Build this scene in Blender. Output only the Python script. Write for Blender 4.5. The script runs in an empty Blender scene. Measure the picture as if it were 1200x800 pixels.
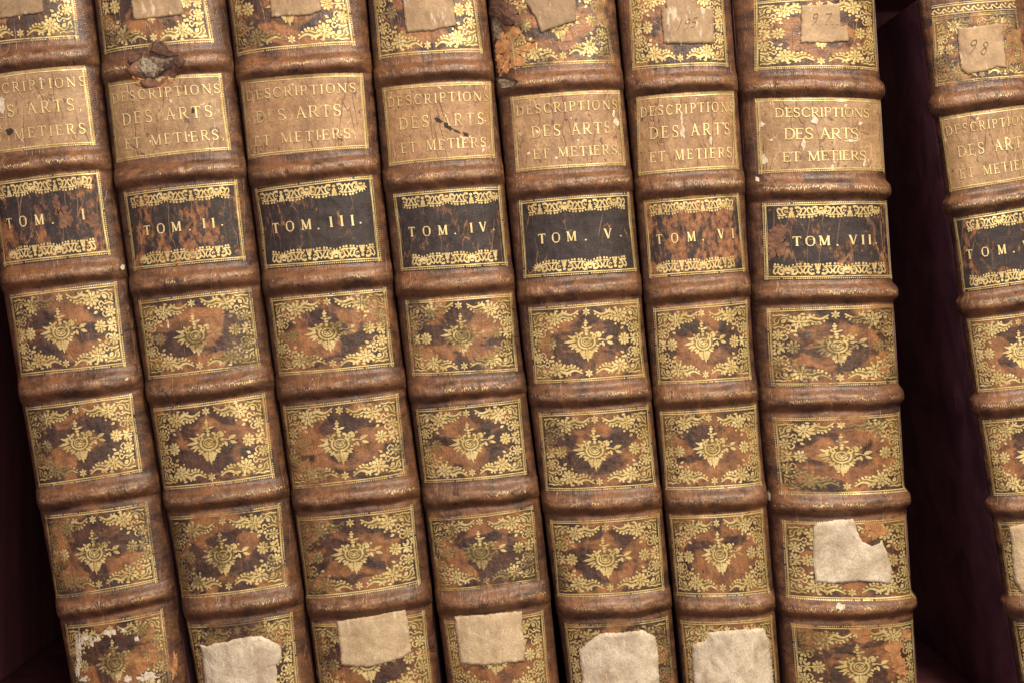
import bpy, math, random
import numpy as np

# ------------------------------------------------------------------ camera, world, lights
K = 0.0005            # metres per photograph pixel at the spines
D = 0.80              # camera to spine distance
HR = 340.0            # row of the horizon
scene = bpy.context.scene
COL = scene.collection
cam = bpy.data.objects.new('camera', bpy.data.cameras.new('camera'))
COL.objects.link(cam)
cam.location = (0, -D, 0)
cam.rotation_euler = (math.radians(90), 0, 0)
cam.data.sensor_width = 36
cam.data.lens = 36 * D / (1200 * K)
cam.data.shift_y = -(400 - HR) / 1200
cam.data.clip_start = 0.02
cam.data.clip_end = 20
cam.data.dof.use_dof = True
cam.data.dof.focus_distance = D + 0.006
cam.data.dof.aperture_fstop = 5.0
scene.camera = cam

world = bpy.data.worlds.new('World')
scene.world = world
world.use_nodes = True
world.node_tree.nodes['Background'].inputs[0].default_value = (0.42, 0.27, 0.40, 1)
world.node_tree.nodes['Background'].inputs[1].default_value = 0.22

def area(name, loc, target, size, power, col, size_y=None):
    l = bpy.data.lights.new(name, 'AREA')
    l.shape = 'RECTANGLE'
    l.size = size
    l.size_y = size_y or size
    l.energy = power
    l.color = col
    o = bpy.data.objects.new(name, l)
    COL.objects.link(o)
    o.location = loc
    v = np.array(target, float) - np.array(loc, float)
    yaw = math.atan2(v[0], v[1])
    pitch = math.atan2(v[2], math.hypot(v[0], v[1]))
    o.rotation_euler = (math.radians(90) + pitch, 0, -yaw)
    return o

area('key_light', (0.40, -0.85, 0.95), (0.03, 0, 0.02), 0.34, 32.5, (1.0, 0.90, 0.74), 0.30)
area('fill_light', (0.42, -1.60, 0.22), (0, 0, 0), 0.7, 13.5, (1.0, 0.89, 0.73), 0.8)
area('left_fill_light', (-1.1, -1.3, 0.15), (0.25, 0, -0.02), 0.9, 5.0, (0.95, 0.78, 0.82), 0.9)
scene.view_settings.view_transform = 'Standard'
scene.view_settings.look = 'None'
scene.view_settings.exposure = 0
scene.view_settings.gamma = 1

rng = np.random.default_rng(7)
random.seed(7)

# ------------------------------------------------------------------ node helpers
class G:
    def __init__(s, name):
        s.m = bpy.data.materials.new(name)
        s.m.use_nodes = True
        s.t = s.m.node_tree
        s.bsdf = s.t.nodes['Principled BSDF']
        s.out = s.t.nodes['Material Output']
    def n(s, typ, ins=None, **props):
        nd = s.t.nodes.new('ShaderNode' + typ)
        for k, v in props.items():
            setattr(nd, k, v)
        for k, v in (ins or {}).items():
            s.put(nd.inputs[k], v)
        return nd
    def put(s, sock, v):
        if isinstance(v, bpy.types.NodeSocket):
            s.t.links.new(v, sock)
        else:
            sock.default_value = v
    def uv(s, su=1.0, sv=1.0, off=0.0):
        u = s.n('UVMap', uv_map='UVMap').outputs[0]
        return s.n('Mapping', {'Vector': u, 'Scale': (su, sv, 1), 'Location': (off, off * .7, off * .3)}).outputs[0]
    def noise(s, vec, scale, detail=4, rough=.55, dist=0.0):
        return s.n('TexNoise', {'Vector': vec, 'Scale': scale, 'Detail': detail, 'Roughness': rough, 'Distortion': dist}).outputs[0]
    def ramp(s, fac, a, b, va=0.0, vb=1.0):
        return s.n('MapRange', {'Value': fac, 'From Min': a, 'From Max': b, 'To Min': va, 'To Max': vb}).outputs[0]
    def mix(s, f, a, b, blend='MIX'):
        nd = s.n('Mix', data_type='RGBA', blend_type=blend)
        s.put(nd.inputs[0], f); s.put(nd.inputs[6], a); s.put(nd.inputs[7], b)
        return nd.outputs[2]
    def math(s, op, a, b=0.0, c=0.0):
        nd = s.n('Math', operation=op)
        s.put(nd.inputs[0], a); s.put(nd.inputs[1], b); s.put(nd.inputs[2], c)
        return nd.outputs[0]
    def attr(s, name):
        return s.n('Attribute', attribute_name=name).outputs['Fac']
    def bump(s, h, strength, dist):
        return s.n('Bump', {'Height': h, 'Strength': strength, 'Distance': dist}).outputs[0]
    def cracks(s, scale_u, scale_v, off, width, sc=1.0):
        """thin, mostly vertical crack lines: edges of stretched voronoi cells, bent by noise"""
        v = s.uv(scale_u, scale_v, off)
        w = s.noise(v, 1.3, 3)
        vv = s.n('VectorMath', {0: v, 1: s.n('VectorMath', {0: w, 1: (0.9, 0.9, 0)}, operation='MULTIPLY').outputs[0]}, operation='ADD').outputs[0]
        d = s.n('TexVoronoi', {'Vector': vv, 'Scale': sc}, feature='DISTANCE_TO_EDGE').outputs[0]
        line = s.ramp(d, 0.0, width, 1.0, 0.0)
        br = s.ramp(s.noise(v, .8, 2), .48, .60)
        return s.math('MULTIPLY', line, br)

def rgb(r, g, b):
    f = lambda c: ((c / 255 + .055) / 1.055) ** 2.4 if c > 10 else c / 255 / 12.92
    return (f(r), f(g), f(b), 1)

def leather_mat(name, tone=1.0, orange=0.5, seed=0.0):
    g = G(name)
    uv = g.uv(1, 1, seed)
    uvs = g.uv(1, 1.5, seed + 3)
    n1 = g.noise(uvs, 2.2, 7, .50, .55)
    blot = g.ramp(n1, orange - .01, orange + .05)
    n2 = g.noise(uv, 5.2, 5, .6, .4)
    dark = g.mix(g.ramp(n2, .38, .62), rgb(52, 35, 28), rgb(82, 56, 40))
    lite = g.mix(g.ramp(n2, .34, .64), rgb(98, 66, 43), rgb(154, 105, 63))
    panel = g.mix(blot, dark, lite)
    # bands and margins: plainer brown with rubbed patches
    n3 = g.noise(g.uv(1, 2.6, seed + 5), 3.0, 6, .62, .3)
    plain = g.mix(g.ramp(n3, .36, .66), rgb(62, 43, 33), rgb(118, 83, 60))
    plain = g.mix(g.math('MULTIPLY', blot, .35), plain, lite)
    base = g.mix(g.attr('panel'), plain, panel)
    # rubbed crests
    rub = g.math('MULTIPLY', g.attr('crest'), g.ramp(g.noise(g.uv(1, 2.2, seed + 9), 7.0, 7, .68), .42, .66))
    base = g.mix(g.math('MULTIPLY', rub, .45), base, rgb(178, 132, 98))
    spk = g.noise(g.uv(1, 1, seed + 11), 42, 4, .7)
    base = g.mix(.55, base, g.mix(g.ramp(spk, .34, .66), (.55, .53, .54, 1), (1.40, 1.38, 1.34, 1)), 'MULTIPLY')
    lon = g.cracks(10, 1.3, seed + 2, .035)
    base = g.mix(g.math('MULTIPLY', lon, .3), base, rgb(180, 132, 92))
    base = g.mix(g.math('MULTIPLY', g.ramp(g.noise(g.uv(1, 1, seed + 17), 16, 3, .5), .66, .72), .7), base, rgb(48, 30, 28))
    # grazes, bright and thin, mostly on band crests
    fl = g.ramp(g.noise(g.uv(2.2, .8, seed + 21), 26, 3, .6), .66, .70)
    fl = g.math('MULTIPLY', fl, g.ramp(g.attr('crest'), .55, 1, .12, .95))
    base = g.mix(fl, base, rgb(226, 190, 150))
    side_dark = g.math('MULTIPLY', g.attr('joint'), g.ramp(g.noise(g.uv(1.6, .9, seed + 31), 5, 6, .65, .4), .36, .60))  # darker towards both sides of the spine, broken up by noise
    base = g.mix(g.math('MULTIPLY', side_dark, .8), base, rgb(50, 33, 30))
    base = g.mix(1.0, base, (tone, tone * .97, tone * .95, 1), 'MULTIPLY')
    g.put(g.bsdf.inputs['Base Color'], base)
    g.put(g.bsdf.inputs['Roughness'], g.ramp(g.noise(uv, 18, 4),   .3, .7, .26, .46))
    g.bsdf.inputs['Specular IOR Level'].default_value = .5
    h = g.math('ADD', g.math('MULTIPLY', g.noise(uv, 60, 5, .7), .5), g.math('MULTIPLY', g.noise(uv, 13, 5, .6), .9))
    h = g.math('SUBTRACT', h, g.math('MULTIPLY', lon, .5))
    g.put(g.bsdf.inputs['Normal'], g.bump(h, .6, .0009))
    return g.m

def gilt_mat(name, wear=.40, pale=0.0, seed=0.0, dull=False, floor=.30):
    g = G(name)
    uv = g.uv(1, 1, seed + 1)
    n = g.math('ADD', g.math('MULTIPLY', g.noise(uv, 1.9, 3, .5), .74), g.math('MULTIPLY', g.noise(uv, 26, 3, .6), .26))
    keep = g.ramp(n, wear, wear + .07, floor, 1.0)
    eng = g.noise(g.uv(1, 1, seed + 4), 70, 2, .5)
    c = g.mix(g.ramp(eng, .30, .46), rgb(150, 122, 72), g.mix(g.ramp(g.noise(uv, 5, 3), .35, .65), rgb(186, 160, 102), rgb(218, 196, 138)))
    if dull:
        c = g.mix(1.0, c, (.34, .30, .24, 1), 'MULTIPLY')
    if pale:
        c = g.mix(pale, c, rgb(250, 226, 170))
    g.put(g.bsdf.inputs['Base Color'], c)
    g.bsdf.inputs['Metallic'].default_value = .45
    g.put(g.bsdf.inputs['Roughness'], g.ramp(g.noise(uv, 25, 3), .3, .7, .42, .60))
    g.put(g.bsdf.inputs['Normal'], g.bump(g.noise(g.uv(1, 1, seed), 40, 3, .6), .35, .0004))
    tr = g.n('BsdfTransparent').outputs[0]
    mx = g.n('MixShader', {0: keep, 1: tr, 2: g.bsdf.outputs[0]})
    g.t.links.new(mx.outputs[0], g.out.inputs[0])
    return g.m

def title_mat(name, seed=0.0, tint=(1, 1, 1)):
    g = G(name)
    uv = g.uv(1, 1, seed)
    n = g.noise(uv, 3.5, 6, .6, .3)
    c = g.mix(g.ramp(n, .34, .66), rgb(134, 104, 74), rgb(172, 140, 102))
    c = g.mix(g.math('MULTIPLY', g.ramp(g.noise(uv, 30, 5, .75), .38, .66), .6), c, rgb(104, 74, 50))
    cr = g.cracks(5.5, 1.5, seed + 2, .035)
    cr2 = g.cracks(8, 3.4, seed + 6, .035)
    c = g.mix(g.math('MULTIPLY', cr, .4), c, rgb(112, 78, 56))
    c = g.mix(g.math('MULTIPLY', cr2, .45), c, rgb(216, 180, 138))
    c = g.mix(g.math('MULTIPLY', g.ramp(g.noise(g.uv(1, .6, seed + 12), 15, 3, .5), .64, .70), .8), c, rgb(76, 52, 38))
    c = g.mix(g.math('MULTIPLY', g.ramp(g.noise(g.uv(1, 1, seed + 19), 11, 3, .5), .70, .715), .8), c, rgb(226, 204, 174))
    c = g.mix(1.0, c, tuple(tint) + (1,), 'MULTIPLY')
    g.put(g.bsdf.inputs['Base Color'], c)
    g.bsdf.inputs['Roughness'].default_value = .5
    h = g.math('SUBTRACT', g.math('MULTIPLY', g.noise(g.uv(1.8, .9, seed), 6, 6, .65), 1.3), cr)
    h = g.math('ADD', h, g.math('MULTIPLY', g.noise(uv, 60, 4, .7), .35))
    g.put(g.bsdf.inputs['Normal'], g.bump(h, .65, .0007))
    return g.m

def volume_mat(name, wear, seed=0.0, fine=.5):
    """near-black label leather rubbed through to orange-brown; wear 0..1"""
    g = G(name)
    uv = g.uv(1, 1, seed)
    a = g.noise(g.uv(1.2, .7, seed), 2.9, 4, .6, .5)
    b = g.noise(g.uv(1.5, .7, seed + 8), 12, 5, .68, .2)
    n = g.math('ADD', g.math('MULTIPLY', a, 1 - fine * .62), g.math('MULTIPLY', b, fine * .62))
    t = .655 - .24 * wear
    rub = g.ramp(n, t - .01, t + .06)
    blk = g.mix(g.ramp(g.noise(uv, 9, 5, .6), .35, .65), rgb(34, 27, 26), rgb(54, 43, 40))
    org = g.mix(g.ramp(g.noise(uv, 15, 4, .6), .35, .65), rgb(92, 60, 42), rgb(152, 100, 60))
    c = g.mix(rub, blk, org)
    cr = g.cracks(7, 1.6, seed + 2, .03)
    c = g.mix(g.math('MULTIPLY', cr, .6), c, rgb(168, 120, 84))
    c = g.mix(g.math('MULTIPLY', g.ramp(g.noise(uv, 46, 4, .7), .58, .72), .22), c, rgb(160, 128, 104))
    g.put(g.bsdf.inputs['Base Color'], c)
    g.bsdf.inputs['Roughness'].default_value = .5
    g.bsdf.inputs['Specular IOR Level'].default_value = .35
    h = g.math('ADD', g.noise(uv, 50, 5, .7), g.math('MULTIPLY', g.noise(g.uv(2.5, 1, seed), 6, 4), .9))
    h = g.math('SUBTRACT', h, g.math('MULTIPLY', g.math('ADD', cr, rub), .4))
    g.put(g.bsdf.inputs['Normal'], g.bump(h, .55, .0006))
    return g.m

def paper_mat(name, c0, c1, seed=0.0):
    g = G(name)
    uv = g.uv(1, 1, seed)
    c = g.mix(g.ramp(g.noise(uv, 4, 6, .6, .4), .33, .67), c0, c1)
    c = g.mix(g.math('MULTIPLY', g.ramp(g.noise(uv, 44, 4, .7), .42, .70), .5), c, rgb(116, 90, 64))
    c = g.mix(g.math('MULTIPLY', g.ramp(g.noise(g.uv(1, 1, seed + 5), 7, 5, .6), .60, .70), .5), c, rgb(150, 118, 80))
    c = g.mix(g.math('MULTIPLY', g.ramp(g.noise(g.uv(2.5, .8, seed + 15), 5, 4, .6), .60, .68), .4), c, rgb(232, 218, 192))
    g.put(g.bsdf.inputs['Base Color'], c)
    g.bsdf.inputs['Roughness'].default_value = .7
    h = g.math('ADD', g.noise(g.uv(1.6, .8, seed), 6, 5, .6), g.math('MULTIPLY', g.noise(uv, 50, 4, .7), .15))
    g.put(g.bsdf.inputs['Normal'], g.bump(h, .7, .0016))
    return g.m

def plain_mat(name, c0, c1, scale=20, rough=.6, bump=.5, dist=.0008, coord='uv'):
    g = G(name)
    v = g.uv() if coord == 'uv' else g.n('TexCoord').outputs['Object']
    c = g.mix(g.ramp(g.noise(v, scale, 6, .65, .3), .35, .65), c0, c1)
    g.put(g.bsdf.inputs['Base Color'], c)
    g.bsdf.inputs['Roughness'].default_value = rough
    g.put(g.bsdf.inputs['Normal'], g.bump(g.noise(v, scale * 2, 6, .7), bump, dist))
    return g.m

def board_mat():
    g = G('cover_leather')
    v = g.n('TexCoord').outputs['Object']
    st = g.n('Mapping', {'Vector': v, 'Scale': (1, 1, .22)}).outputs[0]
    c = g.mix(g.ramp(g.noise(v, 26, 6, .6, .6), .4, .6), rgb(74, 46, 56), rgb(108, 72, 80))
    sc = g.math('MULTIPLY', g.ramp(g.noise(st, 60, 6, .7, .8), .60, .72), g.ramp(g.noise(st, 14, 4), .5, .62))
    c = g.mix(g.math('MULTIPLY', sc, .7), c, rgb(170, 132, 120))
    g.put(g.bsdf.inputs['Base Color'], c)
    g.bsdf.inputs['Roughness'].default_value = .5
    g.put(g.bsdf.inputs['Normal'], g.bump(g.noise(v, 160, 6, .7), .5, .0008))
    return g.m

def wood_mat():
    g = G('dark_wood')
    v = g.n('TexCoord').outputs['Object']
    st = g.n('Mapping', {'Vector': v, 'Scale': (1.5, 1.5, .14)}).outputs[0]
    c = g.mix(g.ramp(g.noise(st, 40, 8, .65, .7), .35, .68), rgb(74, 40, 48), rgb(100, 58, 60))
    g.put(g.bsdf.inputs['Base Color'], c)
    g.bsdf.inputs['Specular IOR Level'].default_value = .1
    g.bsdf.inputs['Roughness'].default_value = .8
    g.put(g.bsdf.inputs['Normal'], g.bump(g.noise(st, 80, 6, .7), .4, .001))
    return g.m

# ------------------------------------------------------------------ smooth noise for relief
TAB = rng.random((256, 256))
def vn(x, y):
    xi = np.floor(x).astype(int); yi = np.floor(y).astype(int)
    fx = x - xi; fy = y - yi
    fx = fx * fx * (3 - 2 * fx); fy = fy * fy * (3 - 2 * fy)
    a = TAB[xi & 255, yi & 255]; b = TAB[(xi + 1) & 255, yi & 255]
    c = TAB[xi & 255, (yi + 1) & 255]; d = TAB[(xi + 1) & 255, (yi + 1) & 255]
    return (a * (1 - fx) + b * fx) * (1 - fy) + (c * (1 - fx) + d * fx) * fy - .5
def fbm(x, y, o=4):
    r = 0; a = 1.0
    for i in range(o):
        r = r + a * vn(x * 2 ** i + 17.3 * i, y * 2 ** i + 9.1 * i); a *= .5
    return r

# ------------------------------------------------------------------ spine cross-section (superellipse), arc length table
NEXP = 2.2
BT = 0.0175 / K        # depth of the rounding in px for a half width of 75 px
th = np.linspace(-math.pi / 2, math.pi / 2, 4001)
_x = np.sign(np.sin(th)) * np.abs(np.sin(th)) ** (2 / NEXP)
_d = 1 - np.abs(np.cos(th)) ** (2 / NEXP)
_seg = np.hypot(np.diff(_x) * 75, np.diff(_d) * BT)
ARC = np.concatenate([[0], np.cumsum(_seg)])
ARCL = ARC[-1]
SS = ARC / ARCL * 2 - 1
def xhat(s): return np.interp(s, SS, _x)
def dhat(s): return np.interp(s, SS, _d)

YS = np.array([0, 200, 400, 600, 800.])
BF = 1 + .013 / D     # boundaries lie a little behind the spine front

class Book:
    def __init__(b, idx, L, R, frames, insL=.2, insR=.2, top=None):
        b.i = idx
        yy = (YS - HR) * BF + HR
        ext = lambda v: (np.concatenate([[yy[0] - 200], yy, [yy[-1] + 200]]),
                         np.concatenate([[2 * v[0] - v[1]], v, [2 * v[-1] - v[-2]]]))
        L = (np.array(L, float) - 600) * BF + 600
        R = (np.array(R, float) - 600) * BF + 600
        b.ty, b.L = ext(L); _, b.R = ext(R)
        b.insL, b.insR = insL, insR
        b.fr = frames
        tv, ts = [], []
        for (tl, tr, br, bl) in frames:
            for l, r in ((tl, tr), (bl, br)):
                tv.append((l[1] + r[1]) / 2); ts.append((r[1] - l[1]) / (r[0] - l[0]))
        ts = np.array(ts); sm = ts.copy()
        for _ in range(2):
            sm[1:-1] = (sm[:-2] + 2 * sm[1:-1] + sm[2:]) / 4
        b.tv, b.ts = np.array(tv), sm
        b.ridges = []
        for a, c in zip(frames[:-1], frames[1:]):
            lo = (a[2][1] + a[3][1]) / 2; hi = (c[0][1] + c[1][1]) / 2
            b.ridges.append(lo + (hi - lo) * .52)
        f0, f6 = frames[0], frames[-1]
        b.vtop = top if top is not None else (f0[0][1] + f0[1][1]) / 2 - 33
        b.vbot = 862 - abs(sm[-1]) * (R[-1] - L[-1]) / 2
        b.nz = 11.3 * idx
        b.craters = []
        b.solve()
    def tilt(b, v): return np.interp(v, b.tv, b.ts)
    def height(b, s, v):
        """relief above the plain rounded spine, px"""
        r = np.array(b.ridges)
        wob = 2.4 * fbm(s * 2.2 + b.nz, v * .01 + b.nz, 2)
        h = np.zeros_like(v); crest = np.zeros_like(v)
        for k, rv in enumerate(r):
            t = (v - rv + wob) / (9.3 + .6 * math.sin(k * 2.1 + b.i))
            f = np.exp(-np.abs(t) ** 3.2)
            amp = 7.9 * (1 + .30 * fbm(s * 3.5 + b.nz + k * 3, v * .02, 3) - .18 * np.clip(vn(s * 9 + b.nz * 3 + k * 7, v * .06) * 4 - 1, 0, 1))
            h = h + f * amp
            crest = crest + np.exp(-((t + .15) * 1.35) ** 2)
            h = h - .9 * np.exp(-((t - 1.5) / .35) ** 2) * (1 + fbm(s * 5 + k, v * .03, 2))
        # panels sink a little between the bands
        rr = np.concatenate([[r[0] - 127], r, [r[-1] + 127]])
        ph = np.interp(v, rr, np.arange(len(rr)))
        h = h - 1.5 * np.sin(np.pi * (ph - np.floor(ph))) ** 1.0
        h = h + 1.0 * fbm(s * 1.5 + b.nz, v / 60 + b.nz, 3) + .5 * fbm(s * 9 + b.nz, v / 9 + b.nz, 3)
        h = h + .35 * fbm(s * 22, v / 40 + b.nz, 2)
        for (cs, cv, rs, rv_, dep) in b.craters:
            q = ((s - cs) / rs) ** 2 + ((v - cv) / rv_) ** 2
            h = h - dep * np.exp(-q ** 1.5)
        return h, np.clip(crest, 0, 1)
    def raw(b, s, v, h):
        """design space: lateral px, row px, depth px"""
        xh = xhat(s); dh = dhat(s)
        hw0 = np.interp(v, b.ty, b.R - b.L) / 2 - (b.insL + b.insR) / 2
        dx = xh * hw0
        row = v + b.tilt(v) * dx
        l = np.interp(row, b.ty, b.L) + b.insL; r = np.interp(row, b.ty, b.R) - b.insR
        hw = (r - l) / 2
        x = (l + r) / 2 + xh * hw
        dep = dh * BT * hw / 75
        e = .004
        tx = (xhat(np.clip(s + e, -1, 1)) - xhat(np.clip(s - e, -1, 1)))
        td = (dhat(np.clip(s + e, -1, 1)) - dhat(np.clip(s - e, -1, 1))) * BT / 75
        ln = np.hypot(tx, td) + 1e-12
        nx, nd = -(-td / ln), tx / ln      # outward normal (lateral, toward the viewer)
        # keep the bands from pushing into the neighbour more than the margin
        ins = np.maximum(np.where(s < 0, b.insL, b.insR), .55)
        lat = np.where(np.abs(s) > .8, 1, 1)
        hx = h * nx
        hx = ins * np.tanh(hx / ins * .9)
        return x + hx, row, dep - h * nd
    def P(b, s, v, off=0.0, base=False):
        s = np.asarray(s, float); v = np.asarray(v, float)
        h = 0 * v if base else b.height(s, v)[0]
        x, row, d = b.raw(s, v, h + off)
        return np.stack([(x - 600) * K, d * K, (HR - row) * K], -1)
    def img(b, s, v):
        p = b.P(s, v, 0, True)
        f = D / (D + p[..., 1])
        return 600 + p[..., 0] / K * f, HR - p[..., 2] / K * f
    def inv(b, px, py):
        px = np.asarray(px, float); py = np.asarray(py, float)
        c = np.interp(py, b.ty, (b.L + b.R) / 2); hw = np.interp(py, b.ty, (b.R - b.L) / 2)
        s = np.clip((px - c) / hw * .75, -.9, .9); v = py - b.tilt(py) * (px - c)
        for _ in range(14):
            x0, y0 = b.img(s, v)
            xs, ys = b.img(s + .002, v); xv, yv = b.img(s, v + .5)
            a = (xs - x0) / .002; bb = (xv - x0) / .5; cc = (ys - y0) / .002; dd = (yv - y0) / .5
            det = a * dd - bb * cc; det = np.where(np.abs(det) < 5, 5, det)
            ex, ey = px - x0, py - y0
            s = np.clip(s + np.clip((dd * ex - bb * ey) / det, -.15, .15), -.97, .97)
            v = v + np.clip((-cc * ex + a * ey) / det, -30, 30)
        return s, v
    def solve(b):
        b.q = []
        for f in b.fr:
            a = np.array(f, float)
            s, v = b.inv(a[:, 0], a[:, 1])
            s = np.clip(s, -.86, .86)
            b.q.append((s, v))
    def quad(b, k, a, c):
        """point (a across, c down) of frame k -> (s, v)"""
        s, v = b.q[k]
        w = ((1 - a) * (1 - c), a * (1 - c), a * c, (1 - a) * c)
        return (sum(w[j] * s[j] for j in range(4)), sum(w[j] * v[j] for j in range(4)))
    def uvof(b, s, v):
        return np.stack([s * ARCL / 200 + 3.1 * b.i, -v / 100 + 1.7 * b.i], -1)
    def normals(b, s, v, off=0.0):
        e = .006; ev = .6
        s2 = np.clip(s + e, -1, 1); s1 = np.clip(s - e, -1, 1)
        a = b.P(s2, v, off) - b.P(s1, v, off)
        c = b.P(s, v - ev, off) - b.P(s, v + ev, off)
        n = np.cross(a, c)
        return n / (np.linalg.norm(n, axis=-1, keepdims=True) + 1e-15)

# ------------------------------------------------------------------ mesh helpers
def mesh_obj(name, verts, faces, mat, parent=None, uv=None, normals=None, attrs=None, smooth=True):
    """faces: (n,4) or (n,3) array or list of lists"""
    me = bpy.data.meshes.new(name)
    verts = np.asarray(verts, np.float32).reshape(-1, 3)
    if isinstance(faces, np.ndarray):
        nf, k = faces.shape
        me.vertices.add(len(verts)); me.vertices.foreach_set('co', verts.ravel())
        me.loops.add(nf * k); me.polygons.add(nf)
        me.loops.foreach_set('vertex_index', faces.ravel().astype(np.int32))
        me.polygons.foreach_set('loop_start', np.arange(0, nf * k, k, dtype=np.int32))
        me.polygons.foreach_set('loop_total', np.full(nf, k, np.int32))
        lv = faces.ravel()
    else:
        me.from_pydata([tuple(map(float, v)) for v in verts], [], faces)
        lv = np.array([i for f in faces for i in f])
    me.update(calc_edges=True)
    if smooth:
        me.polygons.foreach_set('use_smooth', np.ones(len(me.polygons), bool))
    if uv is not None:
        u = me.uv_layers.new(name='UVMap')
        u.data.foreach_set('uv', np.asarray(uv, np.float32).reshape(-1, 2)[lv].ravel())
    for k, a in (attrs or {}).items():
        at = me.attributes.new(k, 'FLOAT', 'POINT')
        at.data.foreach_set('value', np.asarray(a, np.float32).ravel())
    if normals is not None:
        me.normals_split_custom_set_from_vertices(np.asarray(normals, np.float32).reshape(-1, 3).tolist())
    me.materials.append(mat)
    o = bpy.data.objects.new(name, me)
    COL.objects.link(o)
    if parent is not None:
        o.parent = parent
    return o

def local(book, pts):
    return pts - np.array(book.root.location)

def gridfaces(r, c):
    i = np.arange(r * c).reshape(r, c)
    return np.stack([i[:-1, :-1], i[1:, :-1], i[1:, 1:], i[:-1, 1:]], -1).reshape(-1, 4)

# ---- drawing kit: flat gold shapes laid on the spine
class Ink:
    def __init__(s): s.v = []; s.f = []; s.z = []; s.layer = 0; s.w = 1.0; s.mi = 0; s.m = []
    def add(s, pts, faces):
        o = len(s.v); s.layer += 1
        s.v += [tuple(p) for p in pts]; s.z += [s.layer * .0016 - (.12 if s.mi else 0)] * len(pts)
        s.f += [[i + o for i in f] for f in faces]; s.m += [s.mi] * len(faces)
    def ell(s, x, y, rx, ry=None, rot=0, n=8):
        ry = ry or rx
        c, q = math.cos(rot), math.sin(rot)
        p = []
        for k in range(n):
            a = 2 * math.pi * k / n
            u, w = rx * math.cos(a), ry * math.sin(a)
            p.append((x + u * c - w * q, y + u * q + w * c))
        s.fan((x, y), p)
    def fan(s, c, ring):
        n = len(ring)
        size = max(math.hypot(q[0] - c[0], q[1] - c[1]) for q in ring)
        m = max(1, int(math.ceil(size / 2.4)))
        p = [tuple(c)]; f = []
        for j in range(1, m + 1):
            p += [(c[0] + (q[0] - c[0]) * j / m, c[1] + (q[1] - c[1]) * j / m) for q in ring]
        f += [[0, 1 + k, 1 + (k + 1) % n] for k in range(n)]
        for j in range(m - 1):
            a = 1 + j * n
            f += [[a + k, a + n + k, a + n + (k + 1) % n, a + (k + 1) % n] for k in range(n)]
        s.add(p, f)
    def leaf(s, x, y, ln, wd, rot):
        """pointed leaf starting at x,y going along rot"""
        c, q = math.cos(rot), math.sin(rot)
        prof = [(0, .12), (.2, .75), (.45, 1), (.7, .75), (1, .05)]
        L = [(x + ln * t * c - wd * w * q, y + ln * t * q + wd * w * c) for t, w in prof]
        R = [(x + ln * t * c + wd * w * q, y + ln * t * q - wd * w * c) for t, w in prof]
        n = len(prof)
        s.add(L + R, [[k, k + 1, n + k + 1, n + k] for k in range(n - 1)])
    def stroke(s, pts, w, w2=None, sub=4):
        w2 = w if w2 is None else w2
        P = np.array(pts, float)
        if len(P) > 2 and sub > 1:
            Q = np.vstack([2 * P[0] - P[1], P, 2 * P[-1] - P[-2]])
            out = []
            for i in range(1, len(Q) - 2):
                for t in np.arange(sub) / sub:
                    a, b, c, d = Q[i - 1:i + 3]
                    out.append(.5 * ((2 * b) + (-a + c) * t + (2 * a - 5 * b + 4 * c - d) * t * t + (-a + 3 * b - 3 * c + d) * t ** 3))
            out.append(P[-1]); P = np.array(out)
        T = np.gradient(P, axis=0); T /= (np.linalg.norm(T, axis=1, keepdims=True) + 1e-9)
        Nn = np.stack([-T[:, 1], T[:, 0]], -1)
        ww = np.linspace(w, w2, len(P))[:, None] / 2 * s.w
        A, B = P + Nn * ww, P - Nn * ww
        n = len(P)
        s.add(list(A) + list(B), [[k, k + 1, n + k + 1, n + k] for k in range(n - 1)])
    def poly(s, pts):
        q = []
        for a, b in zip(pts, pts[1:] + pts[:1]):
            q += [a, ((a[0] + b[0]) / 2, (a[1] + b[1]) / 2)]
        s.fan(tuple(np.mean(np.array(pts), 0)), q)
    def rosette(s, x, y, r, n=8, ph=0.0):
        s.mi = 1; s.ell(x, y, r * .93, None, 0, 14); s.mi = 0
        for k in range(n):
            a = ph + 2 * math.pi * k / n
            s.ell(x + r * .70 * math.cos(a), y + r * .70 * math.sin(a), r * .33, r * .195, a, 8)
        for k in range(5):
            a = ph + .4 + 2 * math.pi * k / 5
            s.ell(x + r * .26 * math.cos(a), y + r * .26 * math.sin(a), r * .17, r * .12, a, 6)
        s.ell(x, y, r * .13)
    def curl(s, x, y, r, a0, turns, w):
        pts = []
        m = max(5, int(abs(turns) * 9))
        for k in range(m + 1):
            t = k / m
            rr = r * (1 - .78 * t); a = a0 + turns * 2 * math.pi * t
            pts.append((x + rr * math.cos(a), y + rr * math.sin(a)))
        s.stroke(pts, w, w * .7, 1)
    def build(s, name, book, mp, mat, parent, off=.22):
        """mp(x, y) -> (s, v) arrays"""
        if not s.v: return None
        V = np.array(s.v); z = np.array(s.z)
        ss, vv = mp(V[:, 0], V[:, 1])
        P = book.P(ss, vv, off + .1 + z)
        N = book.normals(ss, vv)
        F = []
        for f in s.f:
            g = np.cross(P[f[1]] - P[f[0]], P[f[2]] - P[f[0]])
            F.append(f if float(g @ N[f[1]]) >= 0 else f[::-1])
        ob = mesh_obj(name, local(book, P), F, mat, parent, book.uvof(ss, vv), N)
        if any(s.m):
            ob.data.materials.append(M_DULLS.get(mat.name, list(M_DULLS.values())[0]))
            ob.data.polygons.foreach_set('material_index', np.array(s.m, np.int32))
        return ob

def jit(a): return random.uniform(-a, a)

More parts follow.
